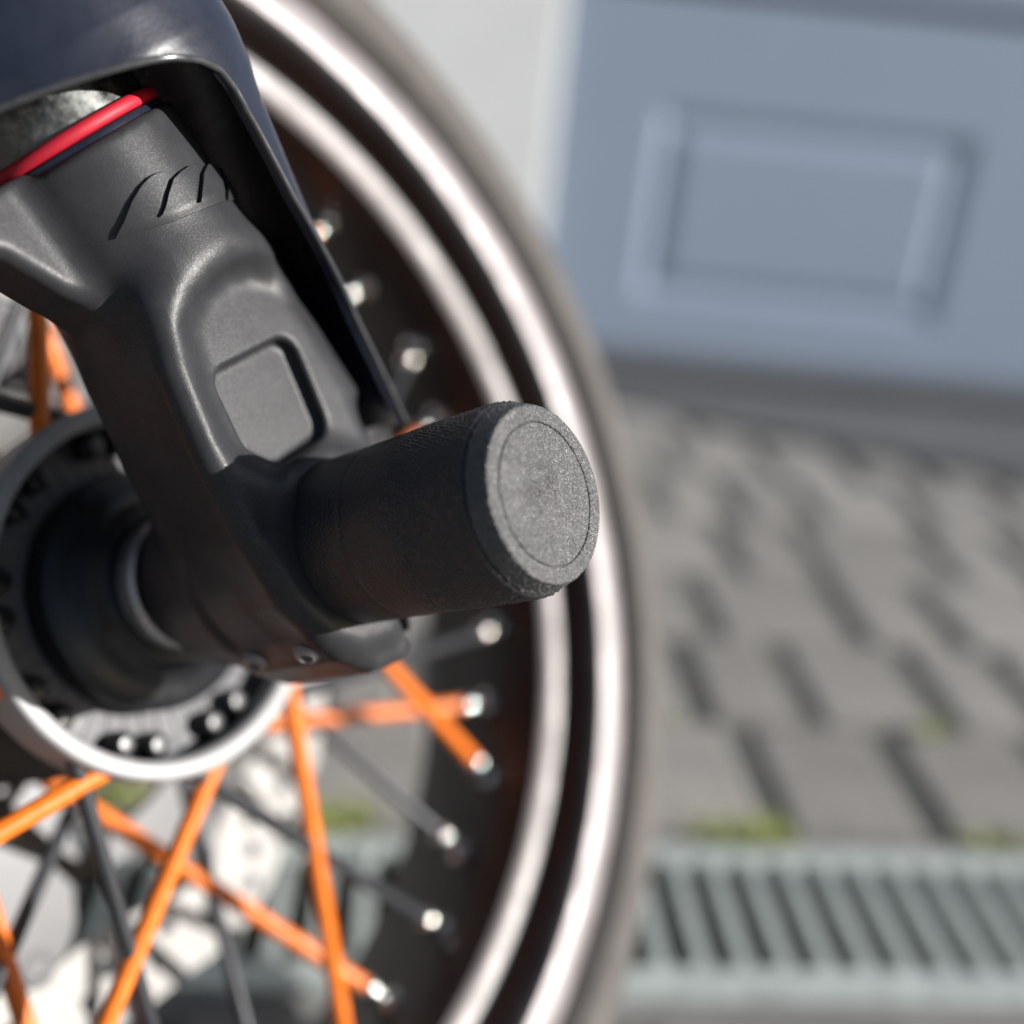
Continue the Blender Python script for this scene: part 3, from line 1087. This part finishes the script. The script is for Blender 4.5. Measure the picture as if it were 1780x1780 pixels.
bv_.width = 0.0006
bv_.segments = 2
bv_.limit_method = 'ANGLE'
bv_.angle_limit = rad(45)

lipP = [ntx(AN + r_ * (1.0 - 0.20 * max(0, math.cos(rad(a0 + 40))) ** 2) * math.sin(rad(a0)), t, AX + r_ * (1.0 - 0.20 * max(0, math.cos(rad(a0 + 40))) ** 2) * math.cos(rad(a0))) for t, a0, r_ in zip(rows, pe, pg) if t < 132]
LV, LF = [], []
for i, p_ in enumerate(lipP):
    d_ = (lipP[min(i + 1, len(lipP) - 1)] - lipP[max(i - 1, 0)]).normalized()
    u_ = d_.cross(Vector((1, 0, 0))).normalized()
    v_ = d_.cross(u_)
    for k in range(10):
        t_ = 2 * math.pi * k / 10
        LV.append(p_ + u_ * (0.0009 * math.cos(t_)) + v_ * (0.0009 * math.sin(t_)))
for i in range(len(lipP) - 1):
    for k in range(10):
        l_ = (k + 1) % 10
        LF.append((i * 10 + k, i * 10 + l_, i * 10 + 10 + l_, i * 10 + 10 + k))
link("glint_bead", mesh("glint_bead", LV, LF), guard, (0, 0, 0), M['edgeglint'])  # added bead; its lightened colour stands in for the sunlit edge line

# ---- axle slider
def beads(prof_fn, x0, x1, seg, rows_):
    V, F = [], []
    a = np.linspace(0, 2 * np.pi, seg, endpoint=False)
    xs = np.linspace(x0, x1, rows_)
    return xs, a


SEG = 720
xs = np.concatenate([np.linspace(0.110, 0.150, 60, endpoint=False), np.linspace(0.150, 0.1820, 134)])
A_ = np.linspace(0, 2 * np.pi, SEG, endpoint=False)
R_ = np.interp(xs, [0.110, 0.1185, 0.1200, 0.1400, 0.1404, 0.1412, 0.1416, 0.1700, 0.1806, 0.1815, 0.1818, 0.1820],
               [0.0230, 0.0230, 0.0225, 0.0227, 0.0225, 0.0225, 0.0228, 0.0233, 0.0234, 0.0233, 0.0229, 0.0210])
XX, AA = np.meshgrid(xs, A_, indexing='ij')
# staggered rows of small beads on the outer half of the sleeve
pu = (XX - 0.150) / 0.00105
pa = AA * 0.021 / (2 * np.pi * 0.021 / 126)
pa2 = pa + 0.5 * (np.floor(pu) % 2)
du, da = (pu % 1) - 0.5, (pa2 % 1) - 0.5
jit = rng.random((60, 160))
amp = jit[(np.floor(pu).astype(int) % 60), (np.floor(pa2).astype(int) % 160)]
fade = np.clip((XX - 0.150) / 0.010, 0, 1) * np.clip((0.1816 - XX) / 0.0006, 0, 1)
bead = np.maximum(0, 1 - 4.4 * (du * du + da * da)) * (amp > 0.22) * (0.5 + 0.5 * amp) * 0.00046 * fade
RR = R_[:, None] + bead
SV = np.stack([XX.ravel(), (RR * np.cos(AA)).ravel(), (RR * np.sin(AA)).ravel()], 1)
SF = []
for i in range(len(xs) - 1):
    b0, b1 = i * SEG, (i + 1) * SEG
    for k in range(SEG):
        l = (k + 1) % SEG
        SF.append((b0 + k, b1 + k, b1 + l, b0 + l))
sm = mesh("axle_slider", SV, SF)
slider = link("axle_slider", sm, bike, OFF, M['slider'])
slider["label"] = "round black pebbled slider on the axle end"
cp = rounded([(0.1800, 0.0200), (0.1816, 0.0208), (0.1821, 0.0224)], 0.0003, 3) + [(x_, 0.0228 - (x_ - 0.1823) * 0.345) for x_ in np.linspace(0.1823, 0.1869, 30)] + rounded([(0.1870, 0.02122), (0.18725, 0.0210), (0.18728, 0.0200), (0.18725, 0.01730), (0.1867, 0.01718), (0.1867, 0.01700), (0.18725, 0.01688), (0.1871, 0.0120), (0.1868, 0.004), (0.1868, 0.00001)], 0.0004, 4)
cseg = 480
cpm = np.array(cp)
cme = lathe("end_cap", cp, cseg, sharp=60)
# rough printed side: irregular layers and grains pressed into the ring
co = np.zeros(len(cme.vertices) * 3, np.float32)
cme.vertices.foreach_get("co", co)
co = co.reshape(len(cp), cseg, 3)
grain = rng.random((len(cp), cseg))
grain = (grain + np.roll(grain, 1, 1) + np.roll(grain, -1, 1)) / 3
layer = rng.random((len(cp), 1)) - 0.5
onside = ((cpm[:, 0] > 0.1822) & (cpm[:, 0] < 0.18695) & (cpm[:, 1] > 0.0204))[:, None]
rough_ = np.where(onside, (grain - 0.5) * 0.00060 + layer * 0.00012, 0)
rad_ = np.hypot(co[:, :, 1], co[:, :, 2])
k_ = (rad_ + rough_) / np.maximum(rad_, 1e-6)
co[:, :, 1] *= k_
co[:, :, 2] *= k_
cme.vertices.foreach_set("co", co.astype(np.float32).ravel())
cme.update()
cap = link("end_cap", cme, slider, (0, 0, 0), M['cap'])
cap["label"] = "grey grained end cap with an engraved circle"
